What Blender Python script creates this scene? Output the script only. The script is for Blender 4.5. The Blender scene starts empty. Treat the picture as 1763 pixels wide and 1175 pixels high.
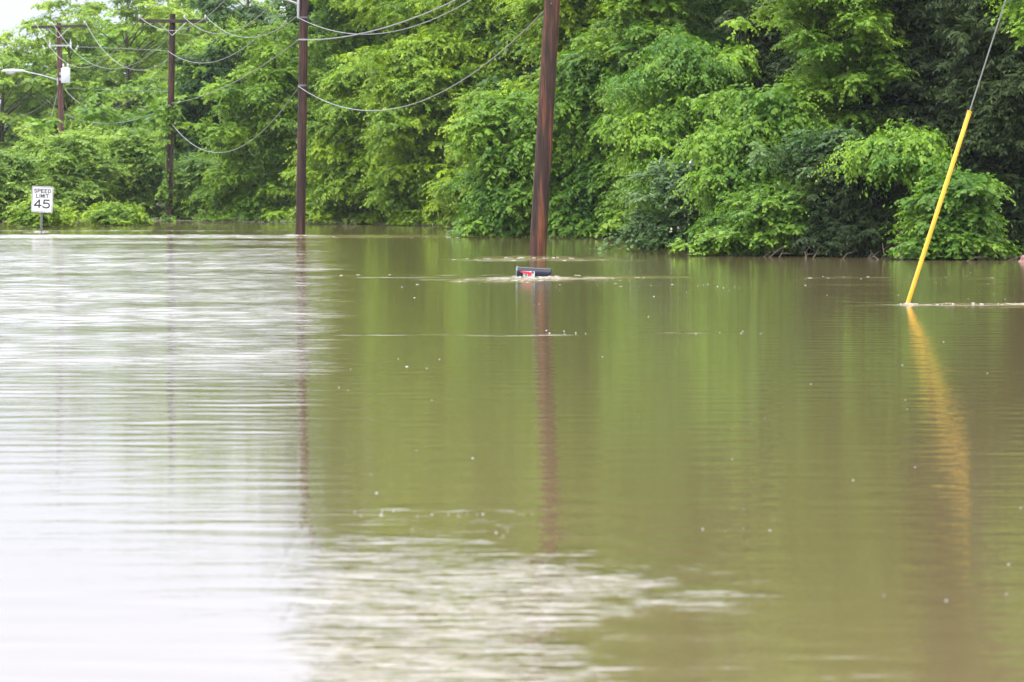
import bpy, math, random
import numpy as np
from mathutils import Vector, Matrix
C = bpy.context.scene.collection
R = math.radians
random.seed(7)

# ------------------------------------------------------------------ camera
F = 7900.0          # focal length in photo pixels (photo 1763 x 1175)
CX, HY, HC = 881.5, 310.0, 1.46   # principal column, horizon row, eye height over the water
cam_d = bpy.data.cameras.new('camera'); cam = bpy.data.objects.new('camera', cam_d); C.objects.link(cam)
cam.location = (0, 0, HC); cam.rotation_euler = (R(90), 0, 0)
cam_d.sensor_width = 36; cam_d.lens = F / 1763 * 36
cam_d.shift_y = -(587.5 - HY) / 1763
cam_d.clip_start = 0.5; cam_d.clip_end = 8000
cam_d.dof.use_dof = True; cam_d.dof.focus_distance = 72; cam_d.dof.aperture_fstop = 8.0
bpy.context.scene.camera = cam

def P(x, y, Y):     # photo pixel at distance Y -> world point
    return Vector(((x - CX) / F * Y, Y, HC + (HY - y) / F * Y))
def ppm(Y): return F / Y
def PX(x, Y): return (x - CX) / F * Y
def ROW(y): return HC * F / (y - HY)       # distance of the water seen in photo row y

# ------------------------------------------------------------------ light
SUN_EL, SUN_AZ = R(63), R(215)     # behind the camera, a little left
w = bpy.data.worlds.new('World'); bpy.context.scene.world = w; w.use_nodes = True
nt = w.node_tree; nt.nodes.clear()
def N(nt, t, **k):
    n = nt.nodes.new(t)
    for a, b in k.items(): setattr(n, a, b)
    return n
out = N(nt, 'ShaderNodeOutputWorld'); bg = N(nt, 'ShaderNodeBackground')
sky = N(nt, 'ShaderNodeTexSky', sky_type='NISHITA'); sky.sun_disc = False
sky.sun_elevation = SUN_EL; sky.sun_rotation = SUN_AZ; sky.air_density = 1.0; sky.dust_density = 3.0
tc = N(nt, 'ShaderNodeTexCoord'); sep = N(nt, 'ShaderNodeSeparateXYZ')
nt.links.new(tc.outputs['Generated'], sep.inputs[0])
ramp = N(nt, 'ShaderNodeValToRGB')            # overcast: brighter overhead than at the horizon
ramp.color_ramp.elements[0].position = 0.0; ramp.color_ramp.elements[0].color = (.35, .39, .50, 1)
ramp.color_ramp.elements[1].position = 1.0; ramp.color_ramp.elements[1].color = (1.95, 1.95, 1.98, 1)
e = ramp.color_ramp.elements.new(.045); e.color = (.40, .425, .52, 1)
e = ramp.color_ramp.elements.new(.11); e.color = (.53, .56, .69, 1)
e = ramp.color_ramp.elements.new(.4); e.color = (1.3, 1.31, 1.38, 1)
nt.links.new(sep.outputs[2], ramp.inputs[0])
cn = N(nt, 'ShaderNodeTexNoise'); cn.inputs['Scale'].default_value = 3.0; cn.inputs['Detail'].default_value = 5
mp = N(nt, 'ShaderNodeMapping'); mp.inputs['Scale'].default_value = (1, 1, 3)
nt.links.new(tc.outputs['Generated'], mp.inputs[0]); nt.links.new(mp.outputs[0], cn.inputs['Vector'])
cm = N(nt, 'ShaderNodeMapRange'); cm.inputs['From Min'].default_value = .3; cm.inputs['From Max'].default_value = .7
cm.inputs['To Min'].default_value = 12.5; cm.inputs['To Max'].default_value = 15.5
nt.links.new(cn.outputs[0], cm.inputs[0])
sc_ = N(nt, 'ShaderNodeVectorMath', operation='SCALE')
nt.links.new(ramp.outputs[0], sc_.inputs[0]); nt.links.new(cm.outputs[0], sc_.inputs['Scale'])
mx = N(nt, 'ShaderNodeMix', data_type='RGBA'); mx.inputs[0].default_value = .86
nt.links.new(sky.outputs[0], mx.inputs[6]); nt.links.new(sc_.outputs[0], mx.inputs[7])
nt.links.new(mx.outputs[2], bg.inputs[0]); bg.inputs[1].default_value = 0.12
nt.links.new(bg.outputs[0], out.inputs[0])
sd = bpy.data.lights.new('sun', 'SUN'); sd.energy = 1.5; sd.angle = R(16); sd.color = (1, .98, .94)
so = bpy.data.objects.new('sun', sd); C.objects.link(so)
# direction to the sun: sky rotation 0 = +Y, clockwise seen from above
sdir = Vector((math.sin(SUN_AZ) * math.cos(SUN_EL), math.cos(SUN_AZ) * math.cos(SUN_EL), math.sin(SUN_EL)))
so.rotation_euler = sdir.to_track_quat('Z', 'Y').to_euler(); so.location = (0, 0, 60)
sc = bpy.context.scene
sc.view_settings.view_transform = 'Standard'; sc.view_settings.look = 'None'
sc.view_settings.exposure = 0.74; sc.view_settings.gamma = 1
sc.render.engine = 'CYCLES'
sc.cycles.max_bounces = 8; sc.cycles.transparent_max_bounces = 8; sc.cycles.diffuse_bounces = 4
sc.cycles.transmission_bounces = 4; sc.cycles.glossy_bounces = 3
sc.cycles.use_adaptive_sampling = False; sc.cycles.volume_bounces = 0
HAZE = .0001

# ------------------------------------------------------------------ helpers
def tag(o, label=None, cat=None, group=None, kind=None):
    if label: o['label'] = label
    if cat: o['category'] = cat
    if group: o['group'] = group
    if kind: o['kind'] = kind
    return o
def empty(name, loc, label=None, cat=None, group=None):
    o = bpy.data.objects.new(name, None); C.objects.link(o); o.location = loc
    o.empty_display_size = .2
    return tag(o, label, cat, group)
class MB:
    """collects shapes; build() links them as one mesh object"""
    def __init__(s): s.v = []; s.f = []; s.smooth = True
    def add(s, vs, fs):
        n = len(s.v); s.v += [tuple(v) for v in vs]; s.f += [tuple(i + n for i in f) for f in fs]
    def box(s, c, size, rot=None):
        m = rot or Matrix.Identity(3); c = Vector(c); vs = []
        for x in (-.5, .5):
            for y in (-.5, .5):
                for z in (-.5, .5): vs.append(c + m @ Vector((x * size[0], y * size[1], z * size[2])))
        s.add(vs, [(0, 1, 3, 2), (4, 6, 7, 5), (0, 4, 5, 1), (2, 3, 7, 6), (0, 2, 6, 4), (1, 5, 7, 3)])
    def tube(s, pts, rad, n=10, caps=True):
        pts = [Vector(p) for p in pts]; rad = rad if hasattr(rad, '__len__') else [rad] * len(pts)
        rings = []; up = Vector((0, 0, 1))
        d0 = (pts[1] - pts[0]).normalized()
        a = d0.cross(up) if abs(d0.z) < .95 else d0.cross(Vector((0, 1, 0))); a.normalize()
        for i, p in enumerate(pts):
            d = (pts[min(i + 1, len(pts) - 1)] - pts[max(i - 1, 0)]).normalized()
            a = (a - d * a.dot(d)).normalized(); b = d.cross(a)
            rings += [p + (a * math.cos(2 * math.pi * k / n) + b * math.sin(2 * math.pi * k / n)) * rad[i] for k in range(n)]
        fs = []
        for i in range(len(pts) - 1):
            for k in range(n):
                k2 = (k + 1) % n; fs.append((i * n + k, i * n + k2, (i + 1) * n + k2, (i + 1) * n + k))
        if caps: fs += [tuple(range(n))[::-1], tuple(range((len(pts) - 1) * n, len(pts) * n))]
        s.add(rings, fs)
    def lathe(s, base, prof, n=14, axis=(0, 0, 1)):
        q = Vector(axis).to_track_quat('Z', 'Y').to_matrix(); base = Vector(base); vs = []; fs = []
        for r, z in prof:
            vs += [base + q @ Vector((r * math.cos(2 * math.pi * k / n), r * math.sin(2 * math.pi * k / n), z)) for k in range(n)]
        for i in range(len(prof) - 1):
            for k in range(n):
                k2 = (k + 1) % n; fs.append((i * n + k, i * n + k2, (i + 1) * n + k2, (i + 1) * n + k))
        fs += [tuple(range(n))[::-1], tuple(range((len(prof) - 1) * n, len(prof) * n))]
        s.add(vs, fs)
    def prism(s, poly, y0, y1):          # poly in x,z ; extruded along y
        n = len(poly); vs = [(x, y0, z) for x, z in poly] + [(x, y1, z) for x, z in poly]
        fs = [tuple(range(n)), tuple(range(n, 2 * n))[::-1]] + [(i, i + n, (i + 1) % n + n, (i + 1) % n) for i in range(n)]
        s.add(vs, fs)
    def build(s, name, mat, parent=None, smooth=True, bevel=0):
        me = bpy.data.meshes.new(name); me.from_pydata([tuple(v) for v in s.v], [], s.f); me.update()
        if mat: me.materials.append(mat)
        o = bpy.data.objects.new(name, me); C.objects.link(o)
        if smooth:
            me.shade_smooth(); 
            try: me.set_sharp_from_angle(angle=R(40))
            except Exception: pass
        if parent:
            o.parent = parent
            # geometry given in world space: bring it into the parent's frame
            top = parent
            off = Vector((0, 0, 0))
            while top is not None: off += top.location; top = top.parent
            me.transform(Matrix.Translation(-off))
        if bevel:
            b = o.modifiers.new('bevel', 'BEVEL'); b.width = bevel; b.segments = 2
        return o
def np_mesh(name, V, Fc, mat, parent=None, attrs=None, off=(0, 0, 0), smooth=False):
    me = bpy.data.meshes.new(name); V = np.asarray(V, np.float32) - np.asarray(off, np.float32)
    k = Fc.shape[1]
    me.vertices.add(len(V)); me.vertices.foreach_set('co', V.ravel())
    me.loops.add(Fc.size); me.loops.foreach_set('vertex_index', Fc.ravel().astype(np.int32))
    me.polygons.add(len(Fc)); me.polygons.foreach_set('loop_start', np.arange(0, Fc.size, k, dtype=np.int32))
    me.update(calc_edges=True)
    for n_, a in (attrs or {}).items():
        at = me.attributes.new(n_, 'FLOAT', 'POINT'); at.data.foreach_set('value', np.asarray(a, np.float32))
    me.polygons.foreach_set('use_smooth', np.full(len(Fc), smooth))
    if mat: me.materials.append(mat)
    me.validate(verbose=False)
    o = bpy.data.objects.new(name, me); C.objects.link(o)
    if parent: o.parent = parent
    return o

# ------------------------------------------------------------------ materials
def mat(name, col, rough=.6, metal=0, spec=.5, noise=0, nscale=20, bump=0, bscale=60):
    m = bpy.data.materials.new(name); m.use_nodes = True; t = m.node_tree; b = t.nodes['Principled BSDF']
    b.inputs['Base Color'].default_value = (*col, 1); b.inputs['Roughness'].default_value = rough
    b.inputs['Metallic'].default_value = metal; b.inputs['Specular IOR Level'].default_value = spec
    co = N(t, 'ShaderNodeTexCoord')
    if noise:
        nz = N(t, 'ShaderNodeTexNoise'); nz.inputs['Scale'].default_value = nscale; nz.inputs['Detail'].default_value = 6
        t.links.new(co.outputs['Object'], nz.inputs['Vector'])
        r = N(t, 'ShaderNodeMapRange'); r.inputs['From Min'].default_value = .3; r.inputs['From Max'].default_value = .7
        r.inputs['To Min'].default_value = 1 - noise; r.inputs['To Max'].default_value = 1 + noise
        t.links.new(nz.outputs[0], r.inputs[0])
        s = N(t, 'ShaderNodeVectorMath', operation='SCALE'); s.inputs[0].default_value = col
        t.links.new(r.outputs[0], s.inputs['Scale']); t.links.new(s.outputs[0], b.inputs['Base Color'])
    if bump:
        nz = N(t, 'ShaderNodeTexNoise'); nz.inputs['Scale'].default_value = bscale
        t.links.new(co.outputs['Object'], nz.inputs['Vector'])
        bp = N(t, 'ShaderNodeBump'); bp.inputs['Strength'].default_value = bump; bp.inputs['Distance'].default_value = .01
        t.links.new(nz.outputs[0], bp.inputs['Height']); t.links.new(bp.outputs[0], b.inputs['Normal'])
    return m
def leaf_mat(name, dark, light, trans=.42, rough=.5, spec=.3, tboost=(1.25, 1.25, .6)):
    """tone attribute 0..1 = older (darker) to younger (yellower) leaves"""
    m = bpy.data.materials.new(name); m.use_nodes = True; t = m.node_tree; b = t.nodes['Principled BSDF']
    at = N(t, 'ShaderNodeAttribute', attribute_name='tone'); co = N(t, 'ShaderNodeTexCoord')
    nz = N(t, 'ShaderNodeTexNoise'); nz.inputs['Scale'].default_value = .55; nz.inputs['Detail'].default_value = 3
    t.links.new(co.outputs['Object'], nz.inputs['Vector'])
    a1 = N(t, 'ShaderNodeMath', operation='MULTIPLY_ADD'); a1.inputs[1].default_value = 1.6; a1.inputs[2].default_value = -.8
    t.links.new(nz.outputs[0], a1.inputs[0])
    a2 = N(t, 'ShaderNodeMath', operation='ADD', use_clamp=True)
    t.links.new(at.outputs['Fac'], a2.inputs[0]); t.links.new(a1.outputs[0], a2.inputs[1])
    mx = N(t, 'ShaderNodeMix', data_type='RGBA'); mx.inputs[6].default_value = (*dark, 1); mx.inputs[7].default_value = (*light, 1)
    t.links.new(a2.outputs[0], mx.inputs[0]); t.links.new(mx.outputs[2], b.inputs['Base Color'])
    b.inputs['Roughness'].default_value = rough; b.inputs['Specular IOR Level'].default_value = spec
    tr = N(t, 'ShaderNodeBsdfTranslucent'); tm = N(t, 'ShaderNodeVectorMath', operation='MULTIPLY'); tm.inputs[1].default_value = tboost
    t.links.new(mx.outputs[2], tm.inputs[0]); t.links.new(tm.outputs[0], tr.inputs[0])
    ms = N(t, 'ShaderNodeMixShader'); ms.inputs[0].default_value = trans
    t.links.new(b.outputs[0], ms.inputs[1]); t.links.new(tr.outputs[0], ms.inputs[2])
    t.links.new(ms.outputs[0], t.nodes['Material Output'].inputs[0])
    return m
def wood_mat(name, c0, c1, c2, knots=(), fine=30):
    """creosoted pole: long vertical streaks of tar, brown and red wood, with checks"""
    m = bpy.data.materials.new(name); m.use_nodes = True; t = m.node_tree; b = t.nodes['Principled BSDF']
    co = N(t, 'ShaderNodeTexCoord'); mp = N(t, 'ShaderNodeMapping'); mp.inputs['Scale'].default_value = (7, 7, .55)
    t.links.new(co.outputs['Object'], mp.inputs[0])
    n1 = N(t, 'ShaderNodeTexNoise'); n1.inputs['Scale'].default_value = 1; n1.inputs['Detail'].default_value = 6; n1.inputs['Roughness'].default_value = .65
    t.links.new(mp.outputs[0], n1.inputs['Vector'])
    rp = N(t, 'ShaderNodeValToRGB'); cr = rp.color_ramp
    cr.elements[0].position = .36; cr.elements[0].color = (*c0, 1); cr.elements[1].position = .66; cr.elements[1].color = (*c2, 1)
    e = cr.elements.new(.5); e.color = (*c1, 1)
    t.links.new(n1.outputs[0], rp.inputs[0])
    m2 = N(t, 'ShaderNodeMapping'); m2.inputs['Scale'].default_value = (fine * 2, fine * 2, 1.6)
    t.links.new(co.outputs['Object'], m2.inputs[0])
    n2 = N(t, 'ShaderNodeTexNoise'); n2.inputs['Scale'].default_value = 1; n2.inputs['Detail'].default_value = 4
    t.links.new(m2.outputs[0], n2.inputs['Vector'])
    mr = N(t, 'ShaderNodeMapRange'); mr.inputs['From Min'].default_value = .35; mr.inputs['From Max'].default_value = .55
    mr.inputs['To Min'].default_value = .3; mr.inputs['To Max'].default_value = 1.2
    t.links.new(n2.outputs[0], mr.inputs[0])
    s = N(t, 'ShaderNodeVectorMath', operation='SCALE'); t.links.new(rp.outputs[0], s.inputs[0]); t.links.new(mr.outputs[0], s.inputs['Scale'])
    last = s.outputs[0]
    for (kx, ky, kz) in knots:
        d = N(t, 'ShaderNodeVectorMath', operation='SUBTRACT'); t.links.new(co.outputs['Object'], d.inputs[0]); d.inputs[1].default_value = (kx, ky, kz)
        q = N(t, 'ShaderNodeVectorMath', operation='MULTIPLY'); t.links.new(d.outputs[0], q.inputs[0]); q.inputs[1].default_value = (1, .4, .75)
        ln = N(t, 'ShaderNodeVectorMath', operation='LENGTH'); t.links.new(q.outputs[0], ln.inputs[0])
        sn = N(t, 'ShaderNodeMath', operation='MULTIPLY'); sn.inputs[1].default_value = 260; t.links.new(ln.outputs['Value'], sn.inputs[0])
        s2 = N(t, 'ShaderNodeMath', operation='SINE'); t.links.new(sn.outputs[0], s2.inputs[0])
        fall = N(t, 'ShaderNodeMapRange'); fall.inputs['From Min'].default_value = .03; fall.inputs['From Max'].default_value = .085
        fall.inputs['To Min'].default_value = .5; fall.inputs['To Max'].default_value = 0; t.links.new(ln.outputs['Value'], fall.inputs[0])
        f = N(t, 'ShaderNodeMath', operation='MULTIPLY'); t.links.new(s2.outputs[0], f.inputs[0]); t.links.new(fall.outputs[0], f.inputs[1])
        g = N(t, 'ShaderNodeMath', operation='ADD'); g.inputs[1].default_value = 1; t.links.new(f.outputs[0], g.inputs[0])
        s3 = N(t, 'ShaderNodeVectorMath', operation='SCALE'); t.links.new(last, s3.inputs[0]); t.links.new(g.outputs[0], s3.inputs['Scale'])
        last = s3.outputs[0]
    t.links.new(last, b.inputs['Base Color'])
    b.inputs['Roughness'].default_value = .7; b.inputs['Specular IOR Level'].default_value = .35
    bp = N(t, 'ShaderNodeBump'); bp.inputs['Strength'].default_value = .5; bp.inputs['Distance'].default_value = .01
    t.links.new(n2.outputs[0], bp.inputs['Height']); t.links.new(bp.outputs[0], b.inputs['Normal'])
    return m
M = {}
M['pole_near'] = wood_mat('creosoted wood weathered red', (.009, .005, .004), (.045, .019, .011), (.17, .052, .018),
                          knots=((.085, -.158, 2.4), (.145, -.155, 3.37), (.2, -.152, 4.4)))
M['pole'] = wood_mat('creosoted brown wood', (.016, .008, .007), (.042, .018, .013), (.085, .032, .02))
M['pole_far'] = wood_mat('creosoted reddish wood', (.05, .02, .016), (.085, .034, .027), (.13, .05, .038))
M['arm'] = mat('weathered crossarm wood', (.035, .024, .019), .8, noise=.3, nscale=8)
M['wire'] = mat('weathered aluminium cable', (.24, .24, .255), .5, .3, noise=.12, nscale=4)
M['wire_dim'] = mat('dull cable', (.16, .17, .16), .6, noise=.15, nscale=4)
M['porcelain'] = mat('grey porcelain', (.42, .42, .44), .25, noise=.08)
M['steel'] = mat('galvanised steel', (.42, .43, .45), .45, .6, noise=.15, nscale=30)
M['post_steel'] = mat('dull weathered steel', (.13, .14, .14), .6, .4, noise=.25, nscale=20)
M['tank'] = mat('light grey tank paint', (.62, .64, .67), .35, noise=.06, nscale=8)
M['lamp'] = mat('pale lamp housing paint', (.66, .68, .72), .35, noise=.06, nscale=9)
M['lens'] = mat('frosted lamp glass', (.7, .7, .72), .15, noise=.04)
M['white'] = mat('white sign sheeting', (.60, .60, .63), .4, noise=.04, nscale=6)
M['black'] = mat('black sign paint', (.008, .008, .010), .8, spec=.1, noise=.1)
M['yellow'] = mat('yellow plastic guard', (.68, .36, .015), .45, noise=.22, nscale=5, bump=.1)
M['mail'] = mat('blue black enamel', (.006, .009, .018), .3, .0, .22, noise=.3, nscale=9)
M['mail_rim'] = mat('worn grey enamel edge', (.13, .14, .15), .4, .4, noise=.2)
M['red'] = mat('red plastic flag', (.72, .03, .04), .4, noise=.1)
M['post'] = mat('grey treated wood', (.16, .13, .1), .8, noise=.3, nscale=12)
M['rock'] = mat('reddish sandstone', (.26, .13, .12), .8, noise=.35, nscale=14, bump=.8, bscale=18)
M['foam'] = mat('pale brown foam', (.31, .285, .27), .6, noise=.15, nscale=8)
M['bits'] = mat('pale floating bits', (.4, .385, .39), .5, noise=.12)
M['bark'] = mat('grey brown bark', (.075, .055, .04), .9, noise=.4, nscale=7, bump=.7, bscale=25)
M['bark_dark'] = mat('dark bark', (.04, .03, .024), .9, noise=.4, nscale=7, bump=.7, bscale=25)
M['lf_locust'] = leaf_mat('fresh yellow green compound leaves', (.105, .205, .014), (.35, .49, .028))
M['lf_mid'] = leaf_mat('mid green leaves', (.072, .17, .016), (.27, .42, .038))
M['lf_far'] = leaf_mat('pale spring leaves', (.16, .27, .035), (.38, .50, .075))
M['lf_willow'] = leaf_mat('soft willow leaves', (.125, .23, .035), (.33, .47, .075))
M['lf_elder'] = leaf_mat('bright drooping leaves', (.075, .18, .018), (.26, .42, .032))
M['lf_grey'] = leaf_mat('grey green leaves', (.045, .105, .026), (.15, .25, .065), .35, .45, .3)
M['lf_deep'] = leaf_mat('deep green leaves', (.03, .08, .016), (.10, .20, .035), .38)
M['lf_cedar'] = leaf_mat('cedar scale foliage', (.012, .026, .005), (.036, .060, .012), .15, .6, .2)
M['blossom'] = mat('cream blossoms', (.62, .56, .46), .6, noise=.2)

# ------------------------------------------------------------------ water and ground
rng = np.random.default_rng(3)
_nw = 70
_lam = np.exp(rng.uniform(np.log(.19), np.log(.95), _nw))
_th = rng.normal(0, .46, _nw)
_kx = 2 * np.pi / _lam * np.sin(_th); _ky = 2 * np.pi / _lam * np.cos(_th)
_ph = rng.uniform(0, 6.283, _nw)
_am = _lam / (2 * np.pi) * rng.uniform(.5, 1, _nw) / np.sqrt(_nw / 2) / .78      # unit rms slope in total
def sm(a, b, x):
    t = np.clip((x - a) / (b - a), 0, 1); return t * t * (3 - 2 * t)
_pl = rng.uniform(0, 6.283, (8, 1)); 
def riffle_map(X, Y):
    """small steep chop: the shallow riffle in front and the broken water round each standing thing"""
    xp = CX + F * X / np.maximum(Y, 3); n2 = patches(X * 3, Y * 2, 1.4); n3 = patches(X * 9 + 3, Y * 5, 1.4)
    brk = np.clip(.55 + .9 * n3, 0, 1.5)
    r = sm(19.6, 15.6, Y + .5 * n2) * (1 - sm(820, 1130, xp + 50 * n2)) * sm(500, 570, xp) * (.55 + .45 * brk)
    r += .6 * np.exp(-((Y - 16.4 + .25 * n2) / .7) ** 2) * (1 - sm(980, 1440, xp)) * sm(880, 1000, xp) * brk
    r += .22 * np.exp(-((Y - 20.2 + .3 * n2) / .22) ** 2) * (1 - sm(900, 1000, xp)) * sm(560, 660, xp) * brk
    r += .12 * sm(23, 18.5, Y) * (1 - sm(1000, 1500, xp)) * sm(520, 600, xp) * brk
    yr = HY + HC * F / np.maximum(Y, 3)
    for (xc, yc, hw, hh, a) in ((925, 446.5, 150, 2.6, .95), (870, 449, 90, 2, .6), (1010, 448.5, 120, 1.6, .6), (925, 480, 120, 2.2, .8), (850, 484.5, 110, 2.0, .45),
            (1040, 478.5, 130, 1.6, .8), (780, 482, 80, 1.3, .5), (1660, 525, 150, 1.5, 1.0), (1570, 525.5, 28, 2.2, 1.1), (1740, 530, 60, 1.0, .5), (520, 409, 70, 1.6, .8), (70, 401, 25, 1.2, .7),
            (700, 478, 110, .9, .45), (1430, 478, 70, .9, .4), (1600, 482, 120, 1.0, .35), (640, 577, 60, .8, .4), (880, 578, 110, .9, .4), (1180, 573, 60, .8, .35), (1010, 452, 60, .8, .4), (1200, 491, 90, .9, .25)):
        u = (xp - xc) / hw
        r += 2.6 * a * np.exp(-u ** 4) * np.exp(-((yr - yc + .8 * n2) / (hh * np.clip(1 - .55 * np.abs(u), .25, 1))) ** 2) * np.clip(.7 + .5 * n3, .1, 1.3)
    return r
def patches(X, Y, s):      # slow smooth noise -1..1
    r = np.zeros_like(X)
    for i in range(6):
        a = (.35 + .5 * i) / s
        r += np.sin(X * a * (.3 + .1 * i) * 1.3 + Y * a * .9 * (-1) ** i + _pl[i, 0] + 1.4 * np.sin(X * .22 / s + Y * .35 / s + i))
    return r / 3.2
def slope_map(X, Y):
    """how rough the water is (rms slope) at each place: riffles over the drowned road, calm by the trees"""
    xp = CX + F * X / np.maximum(Y, 3)
    s = .0062 - .003 * (1 - sm(520, 600, xp)) * (1 - sm(22, 34, Y))
    pat = patches(X, Y, 1.8)
    left = 1 - sm(540, 640, xp)
    s += left * .023 * sm(116, 108, Y) * (1 + .55 * pat) * (.10 + .90 * sm(20, 52, Y))
    # fast water: bright band where the current crosses the road edge
    s += .075 * sm(122.5, 121.2, Y + .25 * pat) * sm(112.5, 118, Y) * (1 - sm(760, 850, xp)) * (.55 + .45 * (1 - sm(420, 760, xp))) 
    s += .05 * np.exp(-((Y - 131.6 + .2 * pat) / .45) ** 2) * (1 - sm(480, 560, xp))
    s += .012 * np.exp(-((Y - 148.5) / 1.0) ** 2) * (1 - sm(760, 840, xp)) * sm(260, 330, xp)
    # riffle in the foreground centre
    n2 = patches(X * 3, Y * 2, 1.4)
    s += .008 * sm(18.6 + 1.2, 17.0, Y + .9 * n2) * (1 - sm(930, 1120, xp + 90 * n2)) * sm(500, 560, xp)
    s += .004 * np.exp(-((Y - 16.1 + .25 * n2) / .6) ** 2) * (1 - sm(1150, 1420, xp)) * sm(900, 1000, xp)
    s += .003 * np.exp(-((Y - 20.3 + .2 * n2) / .22) ** 2) * (1 - sm(930, 1000, xp)) * sm(560, 640, xp)
    # streaky current lines
    for (yy, x0, x1, a, wd) in ((474, 640, 1180, .03, .5), (447, 760, 1120, .03, .5), (478, 1330, 1763, .022, .8), (577, 560, 1010, .016, .25),
                                (463, 480, 600, .05, 1.2), (573, 1150, 1300, .014, .2), (490, 1180, 1763, .012, .8)):
        Yc = ROW(yy)
        s += a * np.exp(-((Y - Yc + .3 * pat) / wd) ** 2) * sm(x0, x0 + 60, xp) * (1 - sm(x1 - 60, x1, xp)) * np.clip(.6 + .8 * n2, 0, 1.4)
    return s
RIDGES = [  # x0,x1 (photo columns at that distance), distance, height, half width
    (806, 1075, ROW(443.5), .030, .34), (840, 1000, ROW(448) , .014, .4),
    (765, 1125, ROW(479.5), .026, .20), (740, 1010, ROW(485.5), .014, .22), (930, 1240, ROW(477.2), .014, .16),
    (1547, 2100, ROW(524.5), .019, .10), (1690, 2100, ROW(527.5), .010, .10),
    (470, 590, ROW(407), .02, .5), (40, 110, ROW(400), .02, .4)]
def height(X, Y, S=None):
    if S is None: S = slope_map(X, Y)
    h = np.zeros_like(X)
    for i in range(_nw): h += _am[i] * np.sin(_kx[i] * X + _ky[i] * Y + _ph[i] + .5 * np.sin(.35 * X + i))
    h *= S
    for i, (x0, x1, Yc, hh, wd) in enumerate(RIDGES):
        xa, xb = PX(x0, Yc), PX(x1, Yc); L = xb - xa
        u = np.clip((X - xa) / L, 0, 1)
        env = np.where((X > xa) & (X < xb), np.sin(np.pi * np.clip(u, 0, 1) ** (.45 if x1 > 1800 else .8)), 0) ** .8
        wob = .12 * np.sin(X * 2.1 + i) + .05 * np.sin(X * 7.3 + 2 * i)
        env = env * (1 + .25 * np.sin(X * 9 + i) + .2 * np.sin(X * 23 + 3 * i))
        h += hh * env * np.exp(-((Y - Yc - wob * wd / .3) / wd) ** 2)
    # small bow wave in front of each standing thing
    return h
def axis(lo, hi, step, far, g=1.25):
    a = list(np.arange(lo, hi, step)); s = step; v = a[-1]
    while v < far: s *= g; v += s; a.append(v)
    s = step; v = a[0]
    while v > -far: s *= g; v -= s; a.insert(0, v)
    return np.array(a)
ys = []
v = 10.5
while v < 152: ys.append(v); v += .035 + .03 * min(1, max(0, (v - 25) / 60))
ys = np.array(ys)
tail = [ys[-1]]; s_ = .06
while tail[-1] < 3500: s_ *= 1.3; tail.append(tail[-1] + s_)
head = [ys[0]]; s_ = .035
while head[-1] > -400: s_ *= 1.4; head.append(head[-1] - s_)
ys = np.concatenate([head[:0:-1], ys, tail[1:]])
xs = axis(-22, 17, .125, 3000, 1.35)
gx, gy = np.meshgrid(xs, ys)
S = slope_map(gx, gy)
fade = sm(-30, -20, gx) * (1 - sm(15, 22, gx)) * sm(9, 11, gy) * (1 - sm(149, 156, gy))
Z = height(gx, gy, S) * fade
V = np.stack([gx, gy, Z], -1).reshape(-1, 3)
nx, ny = len(xs), len(ys)
idx = np.arange(nx * ny).reshape(ny, nx)
Fq = np.stack([idx[:-1, :-1], idx[:-1, 1:], idx[1:, 1:], idx[1:, :-1]], -1).reshape(-1, 4)
wm = bpy.data.materials.new('muddy flood water'); wm.use_nodes = True; t = wm.node_tree; b = t.nodes['Principled BSDF']
b.inputs['IOR'].default_value = 1.333; b.inputs['Roughness'].default_value = .03
co = N(t, 'ShaderNodeTexCoord')
nz = N(t, 'ShaderNodeTexNoise'); nz.inputs['Scale'].default_value = .12; nz.inputs['Detail'].default_value = 4
t.links.new(co.outputs['Object'], nz.inputs['Vector'])
mc = N(t, 'ShaderNodeMix', data_type='RGBA'); mc.inputs[6].default_value = (.118, .093, .040, 1); mc.inputs[7].default_value = (.155, .120, .060, 1)
t.links.new(nz.outputs[0], mc.inputs[0]); t.links.new(mc.outputs[2], b.inputs['Base Color'])
at = N(t, 'ShaderNodeAttribute', attribute_name='chop')
def wn(scale, vec, det):
    mpp = N(t, 'ShaderNodeMapping'); mpp.inputs['Scale'].default_value = vec; t.links.new(co.outputs['Object'], mpp.inputs[0])
    q = N(t, 'ShaderNodeTexNoise'); q.inputs['Scale'].default_value = scale; q.inputs['Detail'].default_value = det
    q.inputs['Roughness'].default_value = .55; t.links.new(mpp.outputs[0], q.inputs['Vector']); return q
q1 = wn(1.0, (2.2, 6.5, 1), 4); q2 = wn(1.0, (7, 17, 1), 2)
aa = N(t, 'ShaderNodeMath', operation='MULTIPLY_ADD'); aa.inputs[1].default_value = .35
t.links.new(q2.outputs[0], aa.inputs[0]); t.links.new(q1.outputs[0], aa.inputs[2])
hm = N(t, 'ShaderNodeMath', operation='MULTIPLY'); t.links.new(aa.outputs[0], hm.inputs[0]); t.links.new(at.outputs['Fac'], hm.inputs[1])
bp = N(t, 'ShaderNodeBump'); bp.inputs['Strength'].default_value = 1; bp.inputs['Distance'].default_value = .30
at2_ = N(t, 'ShaderNodeAttribute', attribute_name='riffle'); q3 = wn(1.0, (4.4, 8.5, 1), 2)
m3 = N(t, 'ShaderNodeMath', operation='MULTIPLY'); t.links.new(q3.outputs[0], m3.inputs[0]); t.links.new(at2_.outputs['Fac'], m3.inputs[1])
m4 = N(t, 'ShaderNodeMath', operation='MULTIPLY_ADD'); m4.inputs[1].default_value = .09; t.links.new(m3.outputs[0], m4.inputs[0]); t.links.new(hm.outputs[0], m4.inputs[2]); hm = m4
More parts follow.
